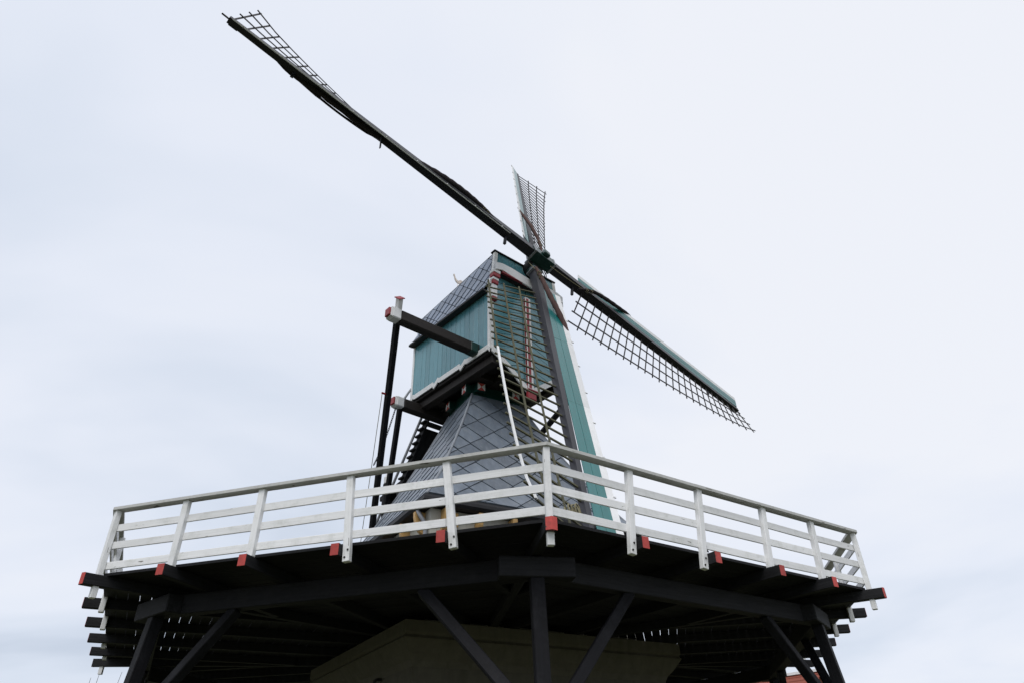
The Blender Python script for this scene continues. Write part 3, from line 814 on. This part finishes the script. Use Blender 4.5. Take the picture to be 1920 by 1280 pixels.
        # furled cloth: from the heel on the bar side, across the front, along the wind board
        ctrl = {0: [(2.2, .06, .10), (2.7, .10, .15), (3.3, .13, .175), (3.9, .12, .165), (4.5, .09, .12), (5.4, .02, .02), (7.2, -.08, -.04), (8.6, -.08, -.06), (9.1, -.06, -.11), (9.5, -.06, -.12), (10.0, -.04, -.03)],
                1: [(1.3, .30, .26), (2.2, .20, .30), (3.2, -.05, .30), (3.9, -.24, .24), (4.4, -.40, .20), (4.9, -.50, .16)],
                2: [(1.6, .42, .10), (2.2, .18, .26), (2.9, -.02, .29), (3.7, -.28, .26), (4.5, -.60, .20), (5.0, -.72, .06)],
                3: [(.95, .28, .30), (1.6, .12, .32), (2.4, -.06, .32), (3.2, -.38, .28), (3.9, -.66, .20), (4.5, -.78, .08), (4.9, -.80, -.06)]}[k]
        pts = ease([O+e*t+et*l+ax*fr for t, l, fr in ctrl], 6); n_ = len(pts)
        rr = [.03+.075*math.sin(math.pi*min(1, .12+.88*j/(n_-1)))*(1+.12*math.sin(j*2.1)) for j in range(n_)]
        rr = [q*(1.0, .62, .66, .8)[k] for q in rr]
        tube('furled_cloth', pts, rr, CLOTH if k in (1, 3) else CLOTHD, arm, n=9)
        # tie rope from the hub to the heel of the cloth
        if k in (2, 3):
            a = O+e*.25+et*.35+ax*.1; b = pts[2]
            tube('tie_rope', ease([a, (a+b)/2-UZ*.02, b], 4), .014, ROPE, arm, n=6)
        for j in (3, 5):
            if j < n_: tube('rope_turns', [pts[j]+(et*math.cos(a)+ax*math.sin(a))*(rr[j]+.008)+e*(a*.01) for a in [q*math.pi/4 for q in range(17)]], .011, ROPE, arm, n=5)
        if k == 0:                                            # sheet rope slung under the arm
            tube('sheet_rope', ease([O+e*6.2-et*.05-ax*.10, O+e*7.2-et*.08-ax*.17, O+e*8.2-et*.08-ax*.185, O+e*9.2-et*.06-ax*.12], 6), [.012]*4+[.035]*10+[.05]*5, CLOTHD, arm, n=6)
            beam('tie_lath', O+e*6.55-et*.04+ax*.14, O+e*6.55-et*.04+ax*.14-UZ*.70, .07, .03, STOCK, arm, up=e, b=.01)
        beam('stock_tip', O+e*(SL-.02)+et*.04, O+e*(SL+.20)+et*.06, .05, .04, BARM, arm, up=ax, b=.006)
        beam('tip_block', O+e*(SL-.30)-ax*.10, O+e*(SL-.05)-ax*.10, .07, .05, STOCK, arm, up=ax, b=.01)
        if k == 3:                                            # hanging rope coil low on the bars
            c = P(11.7, .30, .06); pts2 = []
            for q in range(50):
                a = q*.55; pts2.append(c+e*(.16*math.cos(a)+.004*q)+et*(.10*math.sin(a)+.006*q)+ax*(.03*math.sin(a*.7)))
            tube('rope_coil', pts2, .018, ROPE, arm, n=5)
build_sails()

# ------------------------------------------------------------------ weathercock
wc = thing('weathercock', 'pale cockerel weathervane on a thin rod above the cap roof', 'weathervane', K(0, -1.93, 12.0))
def build_cock():
    o = K(.10, -1.93, 13.24)
    tube('rod', [K(.12, -1.93, 11.6), o+UZ*.10], .012, PINK, wc, n=6)
    # body lies along -RV..RV; silhouette with real thickness
    pts = [(-.36, .46), (-.29, .49), (-.24, .42), (-.20, .28), (-.10, .16), (.02, .12), (.10, .20), (.20, .27), (.31, .26), (.37, .16), (.33, .04), (.20, -.03), (.06, -.07), (-.06, -.06), (-.17, .02), (-.25, .16), (-.29, .32), (-.33, .40)]
    poly = [o+RV*(x*.62)+UZ*(y*.62+.12) for x, y in pts]
    prism('cockerel', [p-HV*.02 for p in poly], HV*.04, PINK, wc)
    prism('comb', [o+RV*(x*.62)+UZ*(y*.62+.12)-HV*.012 for x, y in ((-.33, .475), (-.33, .55), (-.29, .50), (-.26, .54), (-.25, .46))], HV*.024, PINK, wc)
build_cock()

# ------------------------------------------------------------------ chain and hoisting rope
def chain():
    c = thing('hanging_chain', 'slack iron chain hanging from the short beam to the long pole', 'chain', K(-2.2, -1.82, 7.05))
    a = K(-2.22, -1.86, 7.07); b = K(-2.42, -2.55, 5.3); pts = []
    n = 34
    for i in range(n+1):
        t = i/n; p = a.lerp(b, t); p -= UZ*(.18*math.sin(math.pi*t)); pts.append(p)
    for i in range(n):
        p, q = pts[i], pts[i+1]; d = (q-p); x = d.normalized(); y = x.orthogonal().normalized(); z = x.cross(y)
        if i % 2: y, z = z, y
        cc = (p+q)/2; L = d.length*.72
        ring = [cc+x*(L*math.cos(g))+y*(.024*math.sin(g)) for g in [k*math.pi/4 for k in range(9)]]
        tube('chain_link', ring, .010, BOLT, c, n=5, caps=False)
chain()
rp_ = thing('hoist_rope', 'thin straight rope running down beside the long black pole', 'rope', K(-2.9, -1.5, 5.5))
tube('rope_strand', [PEG, PEG.lerp(K(-.75, -6.2, 1.2), .5)-UZ*.04, K(-.75, -6.2, 1.2)], .010, ROPE, rp_, n=5)

# ------------------------------------------------------------------ red roofed house far right
def house():
    a = V((22.99, 21.09)); b = V((19.64, 26.98)); d = (b-a).normalized(); n = V((-d.y, d.x))
    if n.dot(V((-1.93, -19.5))-a) < 0: n = -n
    rz = 2.60; a = a+d*1.0; L = 12; b = a+d*L; ez = -1.9; half = 4.2
    h = thing('red_roofed_house', 'low house with a red tiled roof and pale ridge beyond the gallery legs', 'house', (*((a+b)/2), GZ))
    BR = mat('house_brick', (.22, .09, .06), .9, .2, .2, (3, 3, 12), .2)
    TL = mat('red_roof_tile', (.26, .075, .05), .75, .3, .25, (14, 14, 14), .4, rvar=.15)
    GLS = mat('dark_window_glass', (.02, .025, .03), .1, .5, .05, (1, 1, 1), 0)
    q = lambda s, t, z: V((*(a+d*s+n*t), z))
    for s0, s1 in ((0, L),):
        vs = [q(0, -half+.3, GZ), q(L, -half+.3, GZ), q(L, half-.3, GZ), q(0, half-.3, GZ), q(0, -half+.3, ez), q(L, -half+.3, ez), q(L, half-.3, ez), q(0, half-.3, ez), q(0, 0, rz-.2), q(L, 0, rz-.2)]
        meshobj('wall', vs, [[0, 1, 5, 4], [3, 7, 6, 2], [0, 4, 8, 7, 3], [1, 2, 6, 9, 5]], BR, h)
    for sg in (-1, 1):
        rows = 22
        vs, fs = [], []
        for j in range(rows):
            t0, t1 = j/rows, (j+1)/rows
            z0, z1 = rz-(rz-ez+.2)*t0, rz-(rz-ez+.2)*t1
            i0 = len(vs)
            vs += [q(-.3, sg*(half+.2)*t0, z0), q(L+.3, sg*(half+.2)*t0, z0), q(L+.3, sg*(half+.2)*t1, z1+.05), q(-.3, sg*(half+.2)*t1, z1+.05), q(-.3, sg*(half+.2)*t1, z1), q(L+.3, sg*(half+.2)*t1, z1)]
            fs += [[i0, i0+1, i0+2, i0+3], [i0+3, i0+2, i0+5, i0+4]]
        meshobj('roof', vs, fs, TL, h)
    beam('ridge', q(-.35, 0, rz+.05), q(L+.35, 0, rz+.05), .32, .16, WHITEC, h)
    for s in (2.5, 6.5, 10.5):
        w0 = beam('window', q(s, half-.3, -3.2), q(s+1.3, half-.3, -3.2), .08, 1.4, WHITEC, h)
        beam('pane', q(s+.12, half-.25, -3.2), q(s+1.18, half-.25, -3.2), .03, 1.16, GLS, w0)
house()

# ------------------------------------------------------------------ bare young tree at the far left
def twigs():
    r = random.Random(8)
    base = V((-12.1, 8.4, GZ+.12)); tr = thing('bare_sapling', 'bare young sapling whose thin twigs rise below the gallery', 'tree', base)
    BK = mat('bark', (.045, .04, .035), .9, .2, .2, (10, 10, 10), .3)
    tube('trunk', [base-V((0, 0, .2)), base+V((.05, .02, 1.2)), base+V((0, .05, 2.4))], [.09, .08, .06], BK, tr)
    tops = [(-.62, 5.30), (-.30, 5.42), (.55, 5.40), (.10, 4.7), (.85, 4.8), (-1.0, 4.6), (.35, 5.0), (-.75, 4.5)]
    for x, z in tops:
        s = base+V((x*.12, .05, 1.6+r.random()*.8)); e_ = base+V((x, r.uniform(-.4, .4), z))
        m_ = s.lerp(e_, .55)+V((x*.18-.05, 0, .1))
        tube('branch', ease([s, m_, e_+V((.06, 0, 0))], 5), [.03-.0024*i for i in range(11)], BK, tr, n=6)
twigs()
